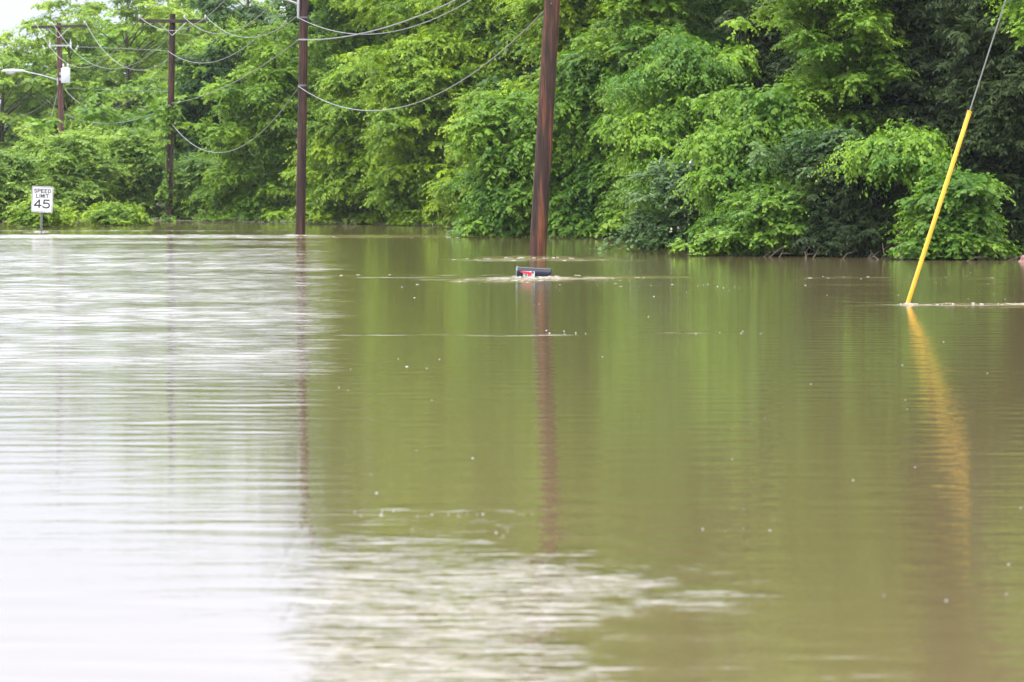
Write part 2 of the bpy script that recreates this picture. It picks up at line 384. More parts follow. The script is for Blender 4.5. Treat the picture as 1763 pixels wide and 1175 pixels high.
t.links.new(hm.outputs[0], bp.inputs['Height']); t.links.new(bp.outputs[0], b.inputs['Normal'])
water = np_mesh('water', V, Fq, wm, attrs={'chop': S.ravel(), 'riffle': riffle_map(gx, gy).ravel()}, smooth=True)
tag(water, kind='structure')

def shore(x):     # distance of the drowned bank at each X
    return np.interp(x, [-60, -14, -4, 0, 2.5, 5, 9, 14, 60], [165, 158, 153, 130, 112, 96, 90, 88, 60])
gxs = axis(-60, 40, 2.5, 3600, 1.4); gys = axis(0, 260, 2.5, 3800, 1.4)
ggx, ggy = np.meshgrid(gxs, gys)
dd = ggy - shore(ggx)
gz = -1.25 + 1.35 * sm(-1, 10, dd) + .5 * sm(5, 60, dd) + .05 * np.sin(ggx * .9) * np.cos(ggy * .7)
GV = np.stack([ggx, ggy, gz], -1).reshape(-1, 3); n1, n2_ = len(gxs), len(gys)
idx = np.arange(n1 * n2_).reshape(n2_, n1)
GF = np.stack([idx[:-1, :-1], idx[:-1, 1:], idx[1:, 1:], idx[1:, :-1]], -1).reshape(-1, 4)
gm = bpy.data.materials.new('damp earth and grass'); gm.use_nodes = True; t = gm.node_tree; b = t.nodes['Principled BSDF']
co = N(t, 'ShaderNodeTexCoord'); nz = N(t, 'ShaderNodeTexNoise'); nz.inputs['Scale'].default_value = .8; nz.inputs['Detail'].default_value = 8
t.links.new(co.outputs['Object'], nz.inputs['Vector'])
mc = N(t, 'ShaderNodeMix', data_type='RGBA'); mc.inputs[6].default_value = (.05, .04, .025, 1); mc.inputs[7].default_value = (.05, .08, .02, 1)
t.links.new(nz.outputs[0], mc.inputs[0]); t.links.new(mc.outputs[2], b.inputs['Base Color']); b.inputs['Roughness'].default_value = .9
tag(np_mesh('ground', GV, GF, gm, smooth=True), kind='structure')

# ------------------------------------------------------------------ foliage
def nrm(a): return a / np.maximum(np.linalg.norm(a, axis=-1, keepdims=True), 1e-9)
def sprays(rg, o, d, L, K, leaf, wid, droop, hang, tone0):
    """leafy twigs: origins o, directions d, lengths L; K leaves on each, pairwise, drooping"""
    n = len(o)
    tt = (np.arange(K) + .5) / K * np.ones((n, 1)) + rg.normal(0, .03, (n, K))
    up = np.array([0, 0, 1.0])
    side = nrm(np.cross(d, up) + rg.normal(0, .15, (n, 3)))
    dr = droop * L[:, None] * (.6 + .8 * rg.random((n, 1)))
    pos = o[:, None] + d[:, None] * (L[:, None] * tt)[..., None]
    pos[..., 2] -= dr * tt ** 2
    sg = np.where(np.arange(K) % 2 == 0, 1.0, -1.0)[None, :, None]
    tang = nrm(d[:, None] - up * (2 * dr * tt / L[:, None])[..., None])
    a = nrm(side[:, None] * sg * (.95 + .3 * rg.normal(size=(n, K, 1))) + tang * .75 - up * hang + rg.normal(0, .33, (n, K, 3)))
    nn = nrm(up + .55 * d[:, None] + rg.normal(0, .38, (n, K, 3)))
    bb = nrm(np.cross(a, nn)); nn = np.cross(bb, a)
    ll = leaf * (1.1 - .35 * tt) * rg.uniform(.7, 1.25, (n, K)); ll = ll[..., None]
    ww = ll * wid * rg.uniform(.8, 1.2, (n, K, 1))
    v0 = pos; v1 = pos + a * ll * .45 + bb * ww - nn * ll * .07; v2 = pos + a * ll - nn * ll * .14; v3 = pos + a * ll * .45 - bb * ww - nn * ll * .07
    Vt = np.stack([v0, v1, v2, v3], 2).reshape(-1, 3)
    tone = np.clip(tone0[:, None] + .28 * tt + rg.normal(0, .13, (n, K)), 0, 1)
    return Vt, np.repeat(tone.ravel(), 4)
def leaf_faces(nv):
    q = np.arange(0, nv, 4)[:, None]
    return np.concatenate([q + [0, 1, 2], q + [0, 2, 3]], 0).reshape(2, -1, 3).transpose(1, 0, 2).reshape(-1, 3)

def crown_pts(rg, w, h, z0, nb, shape):
    """bough centres spread through the crown's volume, denser toward the outside"""
    pts = []; ph0 = rg.uniform(0, 6.28)
    k = 0
    while len(pts) < nb and k < nb * 60:
        k += 1
        zf = rg.random()
        if shape == 'cone': rad = (1 - zf) ** .75 * (.9 if zf > .06 else .7) + .06
        elif shape == 'bush': rad = math.sqrt(max(0, 1 - (max(0, zf - .25) / .78) ** 2)) * (.92 + .08 * zf)
        elif shape == 'column': rad = math.sqrt(max(0, 1 - (max(0, zf - .7) / .32) ** 2)) * .95
        else: rad = math.sqrt(max(0, 1 - (abs(zf - .45) / .58) ** 2.4))
        if rg.random() > .25 + .75 * rad: continue
        if h > 12 and shape == 'column' and z0 + zf * (h - z0) > 8.5 and rg.random() < .5: continue
        th = rg.uniform(0, 2 * math.pi) if rg.random() < .55 else rg.uniform(-math.pi * .95, -.05 * math.pi); rad *= 1 + .30 * math.sin(2 * th + 5 * zf + ph0) + .22 * math.sin(3 * th - 9 * zf + 2 * ph0); rr = rad * (rg.random() ** .38)
        pts.append((math.cos(th) * rr * w / 2, math.sin(th) * rr * w / 2, z0 + zf * (h - z0), th, rr))
    return np.array(pts)

STY = {  # leaf length, width ratio, droop, hang, spray length, leaves per spray, sprays per clump, clump radius
    'locust': (.135, .27, .5, .38, .46, 12, 20, .42),
    'mid':    (.12, .34, .45, .35, .36, 10, 22, .36),
    'far':    (.15, .36, .35, .3, .42, 9, 18, .42),
    'willow': (.16, .20, .25, .15, .55, 11, 16, .36),
    'elder':  (.11, .31, .7, .65, .42, 10, 18, .32),
    'small':  (.085, .36, .4, .3, .30, 11, 22, .27),
    'cedar':  (.15, .17, .3, .45, .40, 13, 22, .36),
}
def tree(name, label, cat, group, px, wpx, Yf, h, mt, style='locust', shape='round', z0=.15, nb=40, cl=4, seed=0, bark='bark',
         top_coarse=None, lean=0, tone=0.1, dens=1.0, flower=0, scale_leaf=1.0):
    """a tree: trunk with limbs that reach every bough, and a crown of drooping leafy twigs.
       px,wpx: photo column and width; Yf: distance of the crown's front"""
    rg = np.random.default_rng(seed + 11)
    w = wpx / ppm(Yf); Yc = Yf + .42 * w; X = PX(px, Yc)
    base = np.array([X, Yc, -.9])
    root = empty(name, tuple(base), label, cat, group)
    lf, wid, droop, hang, sl, K, ns, cr = STY[style]
    lf *= scale_leaf
    if scale_leaf != 1: sl *= scale_leaf; cr *= scale_leaf
    B = crown_pts(rg, max(.3, w - 1.4 * cr), max(h - cr, z0 + .2), z0, nb, shape)
    B[:, 0] += lean * (B[:, 2] / h)
    # each bough fans out and droops: clumps strung along it, getting smaller outward
    n = len(B)
    Lb = max(.6, .19 * w) * rg.uniform(.6, 1.3, n) * np.where(rg.random(n) < .16, 1.65, 1)
    az = B[:, 3] + rg.normal(0, .45, n); el = rg.uniform(.05, .7, n) * (.4 + .6 * (B[:, 2] > .6))
    ss = (np.arange(cl) / (cl - 1))[None, :] + rg.normal(0, .07, (n, cl))
    outw = np.stack([np.cos(az), np.sin(az)], -1)[:, None, :]
    lat = np.stack([-np.sin(az), np.cos(az)], -1)[:, None, :] * (rg.normal(0, .30, (n, cl, 1)) * Lb[:, None, None])
    hz_ = (ss * Lb[:, None])[..., None]
    c = np.empty((n, cl, 3)); c[..., :2] = B[:, None, :2] - outw * .35 * Lb[:, None, None] + outw * hz_ + lat
    c[..., 2] = B[:, None, 2] + Lb[:, None] * (el[:, None] * ss - (.55 * droop + .12) * ss ** 2) + rg.normal(0, .06, (n, cl))
    c = c.reshape(-1, 3); c[:, 2] = np.maximum(c[:, 2], -.05 + rg.random(len(c)) * .4)
    crs = cr * np.clip(1.2 - .5 * ss, .5, 1.3).ravel(); tipt = (.16 * (ss - .5)).ravel()
    ctone = np.repeat(rg.normal(0, .16, n), cl) + rg.normal(0, .08, n * cl) + tone + tipt
    limit = top_coarse if top_coarse else 1e9
    lsz = np.clip(rg.normal(1, .17, n), .65, 1.4).repeat(cl)
    Vs, Ts, n_tot = [], [], 0
    for coarse in (False, True):
        sel = (c[:, 2] > limit) if coarse else (c[:, 2] <= limit)
        if not sel.any(): continue
        cc, ct, cs = c[sel], ctone[sel], crs[sel]
        m_ = int(ns * dens * (.6 if coarse else 1)); k_ = K if not coarse else max(5, K // 2); f_ = 1.75 if coarse else 1
        # twigs radiate from the clump's middle, flattened like a bough
        d = nrm(rg.normal(size=(len(cc), m_, 3)) * [1, 1, .38] + [0, 0, .16])
        o = cc[:, None] + d * [1, 1, .6] * cs[:, None, None] * rg.uniform(.1, .95, (len(cc), m_, 1))
        L = (sl * rg.uniform(.6, 1.25, (len(cc), m_))).ravel()
        v_, t_ = sprays(rg, o.reshape(-1, 3), d.reshape(-1, 3), L, k_, lf * f_ * np.repeat(lsz[sel], m_)[:, None], wid, droop, hang, np.repeat(ct, m_) + rg.normal(0, .06, len(cc) * m_))
        Vs.append(v_); Ts.append(t_)
    Vt = np.concatenate(Vs); T = np.concatenate(Ts)
    Q = Vt.reshape(-1, 4, 3)
    keep = Q[:, :, 2].min(1) > .015
    Q = Q[keep]; T = T.reshape(-1, 4)[keep].ravel(); Vt = Q.reshape(-1, 3)
    np_mesh('crown', Vt + np.array([0, 0, .9]), leaf_faces(len(Vt)), M[mt], root, {'tone': T})
    if flower:
        sel = rg.choice(len(Q), flower); p = Q[sel, 2] + [0, 0, .95] + rg.normal(0, .03, (flower, 3)); p[:, 1] -= .03
        keepf = (p[:, 1] < -.1 * w)
        p = p[keepf]; a = nrm(rg.normal(size=p.shape)); b_ = nrm(np.cross(a, rg.normal(size=p.shape))); s_f = .035
        Vf = np.stack([p - a * s_f, p + b_ * s_f, p + a * s_f, p - b_ * s_f], 1).reshape(-1, 3)
        np_mesh('blossom', Vf, leaf_faces(len(Vf)), M['blossom'], root)
    # trunk and limbs
    mb = MB(); tr = max(.03, .012 * h + .012 * w) if shape != 'bush' else .035
    th_ = h * (.86 if shape != 'bush' else .6)
    tp = [Vector((lean * max(0, z) / h + .06 * math.sin(z * .9 + seed), .06 * math.cos(z * .8 + seed), z + .9)) for z in np.linspace(-.9, th_, 9)]
    mb.tube(tp, [tr * (1 - .85 * i / 8) for i in range(9)], 9)
    for j in range(0, n, max(1, n // 34)):
        q = Vector(B[j, :3]) + Vector((0, 0, .9)); zz = max(.2, q.z - (.55 * math.hypot(q.x, q.y) + .3))
        i0 = min(8, max(0, (zz) / (th_ + .9) * 8)); a_ = tp[int(i0)].lerp(tp[min(8, int(i0) + 1)], i0 - int(i0))
        r0 = tr * (1 - .85 * i0 / 8) * .5
        mid = a_.lerp(q, .5) + Vector((rg.normal() * .08, rg.normal() * .08, .12 * w * .2))
        mb.tube([a_, mid, q], [r0, r0 * .6, .008], 5, False)
    o = mb.build('trunk', M[bark]); o.parent = root
    return root
def copy_tree(src, loc, rz, sc_, label, name=None):
    c = src.copy(); C.objects.link(c); c.location = loc; c.rotation_euler = (0, 0, rz); c.scale = (sc_,) * 3; c['label'] = label
    for ch in src.children:
        k = ch.copy(); C.objects.link(k); k.parent = c
    return c

G1 = 'trees along the flooded bank'; G2 = 'far trees on the left'; G3 = 'shrubs standing in the flood'; G4 = 'cedars on the right bank'
# far trees, left
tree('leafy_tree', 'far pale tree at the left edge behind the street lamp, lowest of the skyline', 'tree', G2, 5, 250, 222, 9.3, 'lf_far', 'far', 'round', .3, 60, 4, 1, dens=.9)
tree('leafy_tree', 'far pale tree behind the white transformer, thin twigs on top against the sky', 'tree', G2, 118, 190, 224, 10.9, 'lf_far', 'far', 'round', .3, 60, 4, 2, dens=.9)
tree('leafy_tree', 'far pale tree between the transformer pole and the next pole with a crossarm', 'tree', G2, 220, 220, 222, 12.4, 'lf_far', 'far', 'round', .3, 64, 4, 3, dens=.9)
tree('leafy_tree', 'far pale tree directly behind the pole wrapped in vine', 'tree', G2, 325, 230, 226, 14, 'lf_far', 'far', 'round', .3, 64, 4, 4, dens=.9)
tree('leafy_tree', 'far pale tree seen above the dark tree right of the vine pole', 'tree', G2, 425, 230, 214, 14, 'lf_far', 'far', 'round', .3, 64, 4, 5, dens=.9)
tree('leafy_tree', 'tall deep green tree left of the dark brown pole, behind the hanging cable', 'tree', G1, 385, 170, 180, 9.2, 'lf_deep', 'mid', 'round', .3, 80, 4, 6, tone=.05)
tree('leafy_tree', 'rounded mid green tree just left of the straight brown pole, skirts touching the water', 'tree', G1, 455, 215, 158, 7.2, 'lf_mid', 'mid', 'bush', .2, 90, 5, 7, tone=.36)
# tall trees whose crowns leave the frame
tree('leafy_tree', 'tall darker tree right behind the straight brown pole', 'tree', G1, 618, 170, 158, 17.5, 'lf_mid', 'mid', 'column', .3, 200, 4, 8, top_coarse=7.8, tone=.12)
tree('leafy_tree', 'tall yellow green tree rising midway between the straight and the leaning pole', 'tree', G1, 730, 240, 153, 18, 'lf_locust', 'locust', 'column', .3, 260, 4, 9, top_coarse=7.8, tone=.2)
tree('leafy_tree', 'tall yellow green tree behind the cable that climbs to the leaning pole', 'tree', G1, 860, 260, 146, 18, 'lf_locust', 'locust', 'column', .3, 280, 4, 10, top_coarse=7.6, tone=.2)
tree('leafy_tree', 'tall yellow green tree just right of the leaning red brown pole', 'tree', G1, 1010, 280, 125, 17, 'lf_locust', 'locust', 'column', .3, 280, 4, 11, top_coarse=6.8, tone=.12)
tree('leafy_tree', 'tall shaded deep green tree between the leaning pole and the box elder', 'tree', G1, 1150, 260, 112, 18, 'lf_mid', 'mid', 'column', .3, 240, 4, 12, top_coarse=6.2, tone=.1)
# lower skirts
tree('young_tree', 'yellow green tree with boughs drooping to the water, first right of the straight pole', 'tree', G1, 628, 190, 149, 5.6, 'lf_locust', 'locust', 'round', .1, 100, 5, 21, tone=.1)
tree('young_tree', 'bright yellow green young tree bowing over the water midway between the two brown poles', 'tree', G1, 742, 220, 145, 6.8, 'lf_locust', 'locust', 'bush', .1, 110, 5, 22, tone=.15)
tree('young_tree', 'small yellow green tree just left of the leaning pole, with pale leaves on top', 'tree', G1, 845, 130, 136, 4.4, 'lf_locust', 'locust', 'bush', .15, 50, 5, 23, tone=.25)
tree('young_tree', 'bright bushy tree standing in the water directly behind the leaning pole', 'tree', G1, 895, 200, 116, 3.9, 'lf_elder', 'locust', 'bush', .12, 90, 5, 24, tone=.12)
tree('young_tree', 'green bushy tree right of the leaning pole with its skirt in the water', 'tree', G1, 1045, 220, 115, 5.6, 'lf_elder', 'locust', 'column', .1, 120, 5, 25, tone=.0)
# right bank
tree('box_elder', 'box elder with layered pale green boughs reaching left over the dark gap', 'tree', G1, 1185, 230, 100, 4.9, 'lf_elder', 'elder', 'round', 1.0, 56, 6, 31, tone=.1)
tree('box_elder', 'tall light leafed tree right of centre, long twigs reaching toward the guy wire', 'tree', G1, 1455, 300, 91, 11, 'lf_mid', 'small', 'round', 1.9, 230, 5, 32, top_coarse=5.4, tone=.28)
tree('grey_shrub', 'grey green shrub with cream blossoms at its foot, leftmost of the right bank', 'shrub', G3, 1195, 180, 93, 2.15, 'lf_grey', 'small', 'bush', .1, 60, 5, 33, flower=260, tone=.2)
tree('young_tree', 'young tree with bright hanging tips above the grey green shrub', 'tree', G1, 1330, 210, 90, 3.3, 'lf_elder', 'elder', 'round', .3, 60, 5, 34, tone=.15)
tree('grey_shrub', 'dull green tangled shrub with pinkish tips at the foot of the right bank', 'shrub', G3, 1340, 200, 87.5, 1.4, 'lf_mid', 'small', 'bush', .08, 50, 5, 35, flower=120, tone=.15)
tree('grey_shrub', 'grey green mounded shrub between the bright hanging tips and the brightest bush', 'shrub', G3, 1420, 190, 88, 2.5, 'lf_grey', 'small', 'round', .1, 60, 5, 36, tone=.0)
tree('young_tree', 'brightest yellow green hanging spray left of the yellow guy guard', 'tree', G1, 1550, 130, 86, 2.55, 'lf_elder', 'elder', 'round', 1.75, 20, 5, 37, tone=.3)
tree('broadleaf_shrub', 'fresh green shrub behind the yellow guy guard, its foot in the water', 'shrub', G3, 1640, 150, 83.5, 2.0, 'lf_mid', 'small', 'cone', -.1, 30, 5, 38, tone=.0, scale_leaf=1.2)
tree('cedar_tree', 'dark cedar behind the light leafed tree, left one of the cedars', 'tree', G4, 1370, 260, 101, 14, 'lf_cedar', 'cedar', 'cone', .2, 230, 4, 41, 'bark_dark', top_coarse=5.8, tone=.3)
tree('cedar_tree', 'dark cedar directly behind the guy wire and its yellow guard', 'tree', G4, 1645, 300, 91, 14, 'lf_cedar', 'cedar', 'cone', .2, 240, 4, 42, 'bark_dark', top_coarse=5.6, tone=.2)
tree('cedar_tree', 'dark cedar at the right edge of the picture with browner outer twigs', 'tree', G4, 1775, 260, 86, 13, 'lf_cedar', 'cedar', 'cone', .2, 230, 4, 43, 'bark_dark', top_coarse=5.4, tone=.45)
tree('cedar_tree', 'small dark cedar low on the bank between the grey green shrub and the yellow guard', 'tree', G4, 1500, 190, 87, 2.3, 'lf_cedar', 'cedar', 'bush', .08, 60, 4, 44, 'bark_dark', tone=.3)
tree('box_elder', 'pale leaved tree whose twigs hang into the top right corner', 'tree', G1, 1850, 230, 79, 7.5, 'lf_elder', 'small', 'round', 3.4, 60, 4, 45, tone=.3)
# shrubs, left
tree('willow_shrub', 'soft green willow shrub at the left edge behind the speed limit sign', 'shrub', G3, 0, 150, 158, 2.7, 'lf_willow', 'willow', 'bush', .1, 60, 5, 51, tone=.0)
tree('willow_shrub', 'broad pale willow shrub right of the speed limit sign with a dark hollow below', 'shrub', G3, 120, 170, 160, 3.3, 'lf_willow', 'willow', 'bush', .1, 76, 5, 52, tone=.2)
tree('willow_shrub', 'pale willow shrub just left of the vine wrapped pole', 'shrub', G3, 218, 140, 163, 3.4, 'lf_willow', 'willow', 'bush', .1, 70, 5, 53, tone=.12)
tree('willow_shrub', 'low willow shrub just right of the vine wrapped pole', 'shrub', G3, 345, 100, 163, 2.3, 'lf_willow', 'willow', 'bush', .1, 50, 5, 54, tone=-.05)
tree('willow_shrub', 'small yellow green bush directly behind the post of the speed limit sign', 'shrub', G3, 72, 62, 141, .95, 'lf_locust', 'small', 'bush', .06, 22, 5, 55, tone=.2)
tree('willow_shrub', 'small yellow green bush low over the water left of the vine wrapped pole', 'shrub', G3, 205, 70, 146, .85, 'lf_locust', 'small', 'bush', .06, 24, 5, 56, tone=.2)
# back row closing the wood
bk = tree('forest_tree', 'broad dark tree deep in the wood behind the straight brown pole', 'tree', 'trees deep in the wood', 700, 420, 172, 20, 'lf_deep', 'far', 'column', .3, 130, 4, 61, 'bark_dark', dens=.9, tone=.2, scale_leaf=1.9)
for i, (px, Y, s_, lb) in enumerate(((900, 165, 1, 'broad dark tree deep in the wood left of the leaning pole'), (1060, 142, .92, 'broad dark tree deep in the wood right of the leaning pole'),
        (1220, 124, .85, 'broad dark tree deep in the wood behind the box elder boughs'), (1400, 114, .8, 'broad dark tree deep in the wood behind the left cedar'),
        (1620, 108, .78, 'broad dark tree deep in the wood behind the guy wire cedar'), (1850, 102, .76, 'broad dark tree deep in the wood beyond the right edge'))):
    copy_tree(bk, (PX(px, Y + 5), Y + 5, -.9), 1.1 * i + .7, s_, lb)
bl = tree('forest_tree', 'lower dark tree far behind the willow shrubs on the left', 'tree', 'lower trees far behind the left shrubs', 60, 300, 240, 7.0, 'lf_mid', 'far', 'round', .3, 80, 4, 62, 'bark_dark', dens=.9, tone=.2, scale_leaf=1.5)
for i, (px, lb) in enumerate(((-120, 'lower dark tree beyond the left edge of the picture'), (200, 'lower dark tree far behind the gap left of the vine pole'), (340, 'lower dark tree far behind the vine pole'), (470, 'lower dark tree far behind the straight brown pole'), (415, 'low dark tree in the shade between the vine pole and the straight pole'), (530, 'low dark tree in the shade right behind the straight brown pole'))):
    Yb = 244 if i < 4 else 184
    copy_tree(bl, (PX(px, Yb), Yb, -.9), 1.3 * i + .4, 1.0 if i in (0, 4, 5) else 1.4, lb)

# ------------------------------------------------------------------ poles
Y2, Y3, Y4, Y5 = 88.0, 121.3, 160.0, 206.0
GP = 'wooden utility poles in a line'
def pole(px0, px1, y1, Y, top, r0, r1, mt, label, group=GP):
    """base column px0 at the water, column px1 at row y1; top = height over the water"""
    b0 = Vector((PX(px0, Y), Y, 0)); q = P(px1, y1, Y); d = (q - b0) / q.z
    root = empty('utility_pole', tuple(b0 + Vector((0, 0, -1.2))), label, 'utility pole', group)
    mb = MB(); zs = np.linspace(-1.2, top, 14)
    mb.tube([b0 + Vector((d.x * z, 0, z)) for z in zs], [r0 + (r1 - r0) * max(0, z) / top for z in zs], 24)
    mb.build('shaft', M[mt], root)
    return root, (lambda z: b0 + Vector((d.x * z, 0, z)))
ARM = Vector((.984, .178, 0)).normalized()
def ins_mb(p, s=1.0):
    mb = MB(); mb.lathe(p, [(.018 * s, 0), (.018 * s, .05 * s), (.05 * s, .06 * s), (.055 * s, .085 * s), (.03 * s, .1 * s), (.045 * s, .115 * s), (.045 * s, .14 * s), (.025 * s, .17 * s), (.02 * s, .2 * s)], 12)
    return mb
def crossarm(root, c, half, mt='arm', ins=(-.96, -.02, .96), tilt=0, braces=True, face=-.19):
    d = (ARM + Vector((0, 0, tilt))).normalized(); c = Vector(c) + Vector((0, face, 0))
    rot = Matrix((d, Vector((-d.y, d.x, 0)).normalized(), d.cross(Vector((-d.y, d.x, 0)).normalized()))).transposed()
    mb = MB(); mb.box(c, (2 * half, .10, .125), rot); a = mb.build('crossarm', M[mt], root, smooth=False, bevel=.008)
    for f in ins: ins_mb(c + d * (half * f) + Vector((0, 0, .062)), .85).build('insulator', M['porcelain'], root)
    if braces:
        for s in (-1, 1):
            mb = MB(); mb.tube([c + d * (s * .42 * half) + Vector((0, -.058, -.05)), c + Vector((0, -.02, -.5))], .014, 6); mb.build('brace', M['steel'], root)
# near leaning pole
p2, at2 = pole(925.5, 951, 0, Y2, 8.4, .162, .145, 'pole_near', 'leaning red brown utility pole standing in the flood right behind the mailbox')
crossarm(p2, at2(8.0), 1.2)
p3, at3 = pole(517, 523.5, 0, Y3, 7.7, .130, .108, 'pole', 'straight dark brown utility pole with a cable clamped across it, second from the leaning one')
crossarm(p3, at3(7.35), 1.2)
p4, at4 = pole(290.5, 297, 30, Y4, 7.25, .135, .105, 'pole', 'dark brown utility pole wrapped in green vine, with one crossarm below its top')
mb = MB(); c4 = at4(0)
crossarm(p4, P(297.5, 37, Y4), 1.17, ins=(-.985, .36, .985))
p5, at5 = pole(108.5, 101.5, 40, Y5, 8.5, .14, .11, 'pole_far', 'farthest utility pole, reddish, carrying the white transformer and the street lamp')
crossarm(p5, P(101.5, 46.5, Y5), 1.22, tilt=.03, ins=(-.84, -.25, .95))
# lower bracket with fused cutouts on the far pole
c = P(104, 79, Y5); mb = MB(); mb.box(c + Vector((0, -.16, 0)), (.95, .06, .07)); mb.build('bracket', M['steel'], p5, smooth=False)
for dx in (-.45, .48):
    mb = MB(); mb.lathe(c + Vector((dx, -.2, -.12)), [(.02, 0), (.055, .04), (.035, .08), (.055, .12), (.035, .16), (.055, .2), (.02, .3), (.015, .42)], 10); mb.build('cutout', M['porcelain'], p5)
    mb = MB(); mb.lathe(c + Vector((dx * 1.5, -.22, -.2)), [(.015, 0), (.05, .04), (.03, .09), (.05, .14), (.02, .24)], 10, (.5 * (1 if dx > 0 else -1), 0, 1)); mb.build('cutout', M['porcelain'], p5)
mb = MB(); q = at3(5.8)   # conduit and clamp on the straight pole
mb.tube([P(513, 6, Y3 - .16), P(513.5, 32, Y3 - .16)], .03, 8); mb.build('conduit', M['steel'], p3)
for z, nm in ((5.17, 'band'), (5.75, 'band'), (3.95, 'band')):
    q = at3(z); mb = MB(); r_ = .13 - .022 * z / 7.7 + .006; mb.lathe(q - Vector((0, 0, .025)), [(r_, 0), (r_ + .004, .01), (r_ + .004, .04), (r_, .05)], 24); mb.build(nm, M['post_steel'], p3)
p1b = Vector((7.15, 54, 0))
root = empty('utility_pole', tuple(p1b + Vector((0, 0, -1.2))), 'utility pole outside the right edge that holds the top of the guy wire', 'utility pole', GP)
mb = MB(); mb.tube([p1b + Vector((0, 0, z)) for z in (-1.2, 3, 8.4)], [.165, .155, .14], 20); mb.build('shaft', M['pole_near'], root)
crossarm(root, p1b + Vector((0, 0, 8.0)), 1.2)

# transformer on the far pole
tp = P(113.5, 131, Y5) + Vector((0, -.18, 0)); tr_ = empty('transformer', tuple(tp + Vector((0, 0, -.34))), 'white can transformer mounted on the farthest pole', 'transformer')
mb = MB(); mb.lathe(tp + Vector((.0, 0, -.33)), [(.19, 0), (.205, .02), (.205, .58), (.2, .62)], 20); mb.build('tank', M['tank'], tr_)
mb = MB(); mb.lathe(tp + Vector((0, 0, .29)), [(.22, 0), (.22, .03), (.16, .06), (.05, .075)], 20); mb.build('lid', M['tank'], tr_)
for dx in (-.1, .1):
    mb = MB(); mb.lathe(tp + Vector((dx, -.02, .345)), [(.025, 0), (.05, .03), (.03, .06), (.05, .09), (.03, .12), (.05, .15), (.02, .2)], 10); mb.build('bushing', M['porcelain'], tr_)
for dz in (.1, -.15):
    mb = MB(); mb.box(tp + Vector((-.22, 0, dz)), (.1, .08, .12)); mb.build('mount', M['steel'], tr_, smooth=False)

def street_lamp(a, b, label, flip=1):
    """cobra head luminaire: arm from a (pole) to b (head)"""
    a = Vector(a); b = Vector(b); root = empty('street_lamp', tuple(a), label, 'street lamp', 'street lamps on the poles')
    d = (b - a); mb = MB(); pts = []
    for i in range(9):
        u = i / 8; pts.append(a + d * u + Vector((0, 0, .04 * math.sin(math.pi * u) * d.length / 2.2)))
    mb.tube(pts, .03, 10); mb.build('bracket_arm', M['steel'], root)
    mb = MB(); mb.box(a + Vector((.02, 0, -.05)), (.06, .12, .34)); mb.build('wall_plate', M['steel'], root, smooth=False)
    h = Vector((d.x, d.y, 0)).normalized(); mb = MB(); n = 16; rings = []
    prof = [(-.12, .05, .05), (0, .075, .07), (.12, .11, .09), (.4, .16, .10), (.65, .16, .09), (.82, .12, .07), (.9, .04, .03)]
    sd_ = Vector((-h.y, h.x, 0)); vs = []; fs = []
    for (u, ww, hh) in prof:
        for k in range(n):
            th = 2 * math.pi * k / n; vs.append(b + h * u + sd_ * ww * math.cos(th) + Vector((0, 0, hh * math.sin(th) * (1 if math.sin(th) > 0 else .45))))
    for i in range(len(prof) - 1):
        for k in range(n): fs.append((i * n + k, i * n + (k + 1) % n, (i + 1) * n + (k + 1) % n, (i + 1) * n + k))
    fs += [tuple(range(n))[::-1], tuple(range((len(prof) - 1) * n, len(prof) * n))]
    mb.add(vs, fs); mb.build('housing', M['lamp'], root)
    mb = MB(); vs = []; fs = []; m = 6
    for j in range(m):
        ph = math.pi / 2 * j / (m - 1)
        for k in range(n):
            th = 2 * math.pi * k / n; vs.append(b + h * (.52 + .24 * math.cos(th) * math.cos(ph)) + sd_ * (.13 * math.sin(th) * math.cos(ph)) + Vector((0, 0, -.03 - .13 * math.sin(ph))))
    for j in range(m - 1):
        for k in range(n): fs.append((j * n + k, j * n + (k + 1) % n, (j + 1) * n + (k + 1) % n, (j + 1) * n + k))
    mb.add(vs, fs); mb.build('lens', M['lens'], root)
street_lamp(P(98.5, 138, Y5 - .1), P(38, 123, Y5 - .5), 'pale street lamp on a long arm at the left edge, on the farthest pole')
street_lamp(P(512, 7, Y3 - .12), P(455, -10, Y3 - .4), 'street lamp arm leaving the top of the picture, bolted to the straight brown pole')

# ------------------------------------------------------------------ cables
GC = 'cables strung between the poles'
def wire(a, b, thru, label, r=.0095, mt='wire', name='power_line'):
    A = P(*a) if len(a) == 3 and not isinstance(a, Vector) else a; B = P(*b) if not isinstance(b, Vector) else b
    sag = 0
    if thru:
        best = min(np.linspace(.02, .98, 400), key=lambda u: abs(CX + F * (A.x + (B.x - A.x) * u) / (A.y + (B.y - A.y) * u) - thru[0]))
        q = A.lerp(B, best); zt = HC + (HY - thru[1]) / F * q.y; sag = (q.z - zt) / (4 * best * (1 - best))
    pts = []
    for i in range(41):
        u = i / 40; q = A.lerp(B, u); q.z -= 4 * sag * u * (1 - u); pts.append(q)
    mb = MB(); mb.tube(pts, r, 7); o = mb.build(name, M[mt]); 
    c = A.copy(); o.data.transform(Matrix.Translation(-c)); o.location = c
    tag(o, label, 'cable', GC); return o
y2, y3, y4, y5 = Y2 - .2, Y3 - .2, Y4 - .25, Y5 - .25
wire((240, 29, y4), (445, -78, y3), (300, 53), 'cable from the left insulator of the vine pole crossarm, sagging right across that pole')
wire((318, 31, y4), (519, -60, y3), (385, 58), 'cable from the inner right insulator of the vine pole, rising past the lamp arm')
wire((356, 30, y4), (513, 27, y3), (430, 65), 'cable from the right end of the vine pole crossarm to the straight brown pole')
wire((289, 88, y4), (500, 2, y3), (351, 109), 'cable clamped under the vine pole crossarm, sagging below the others to the right')
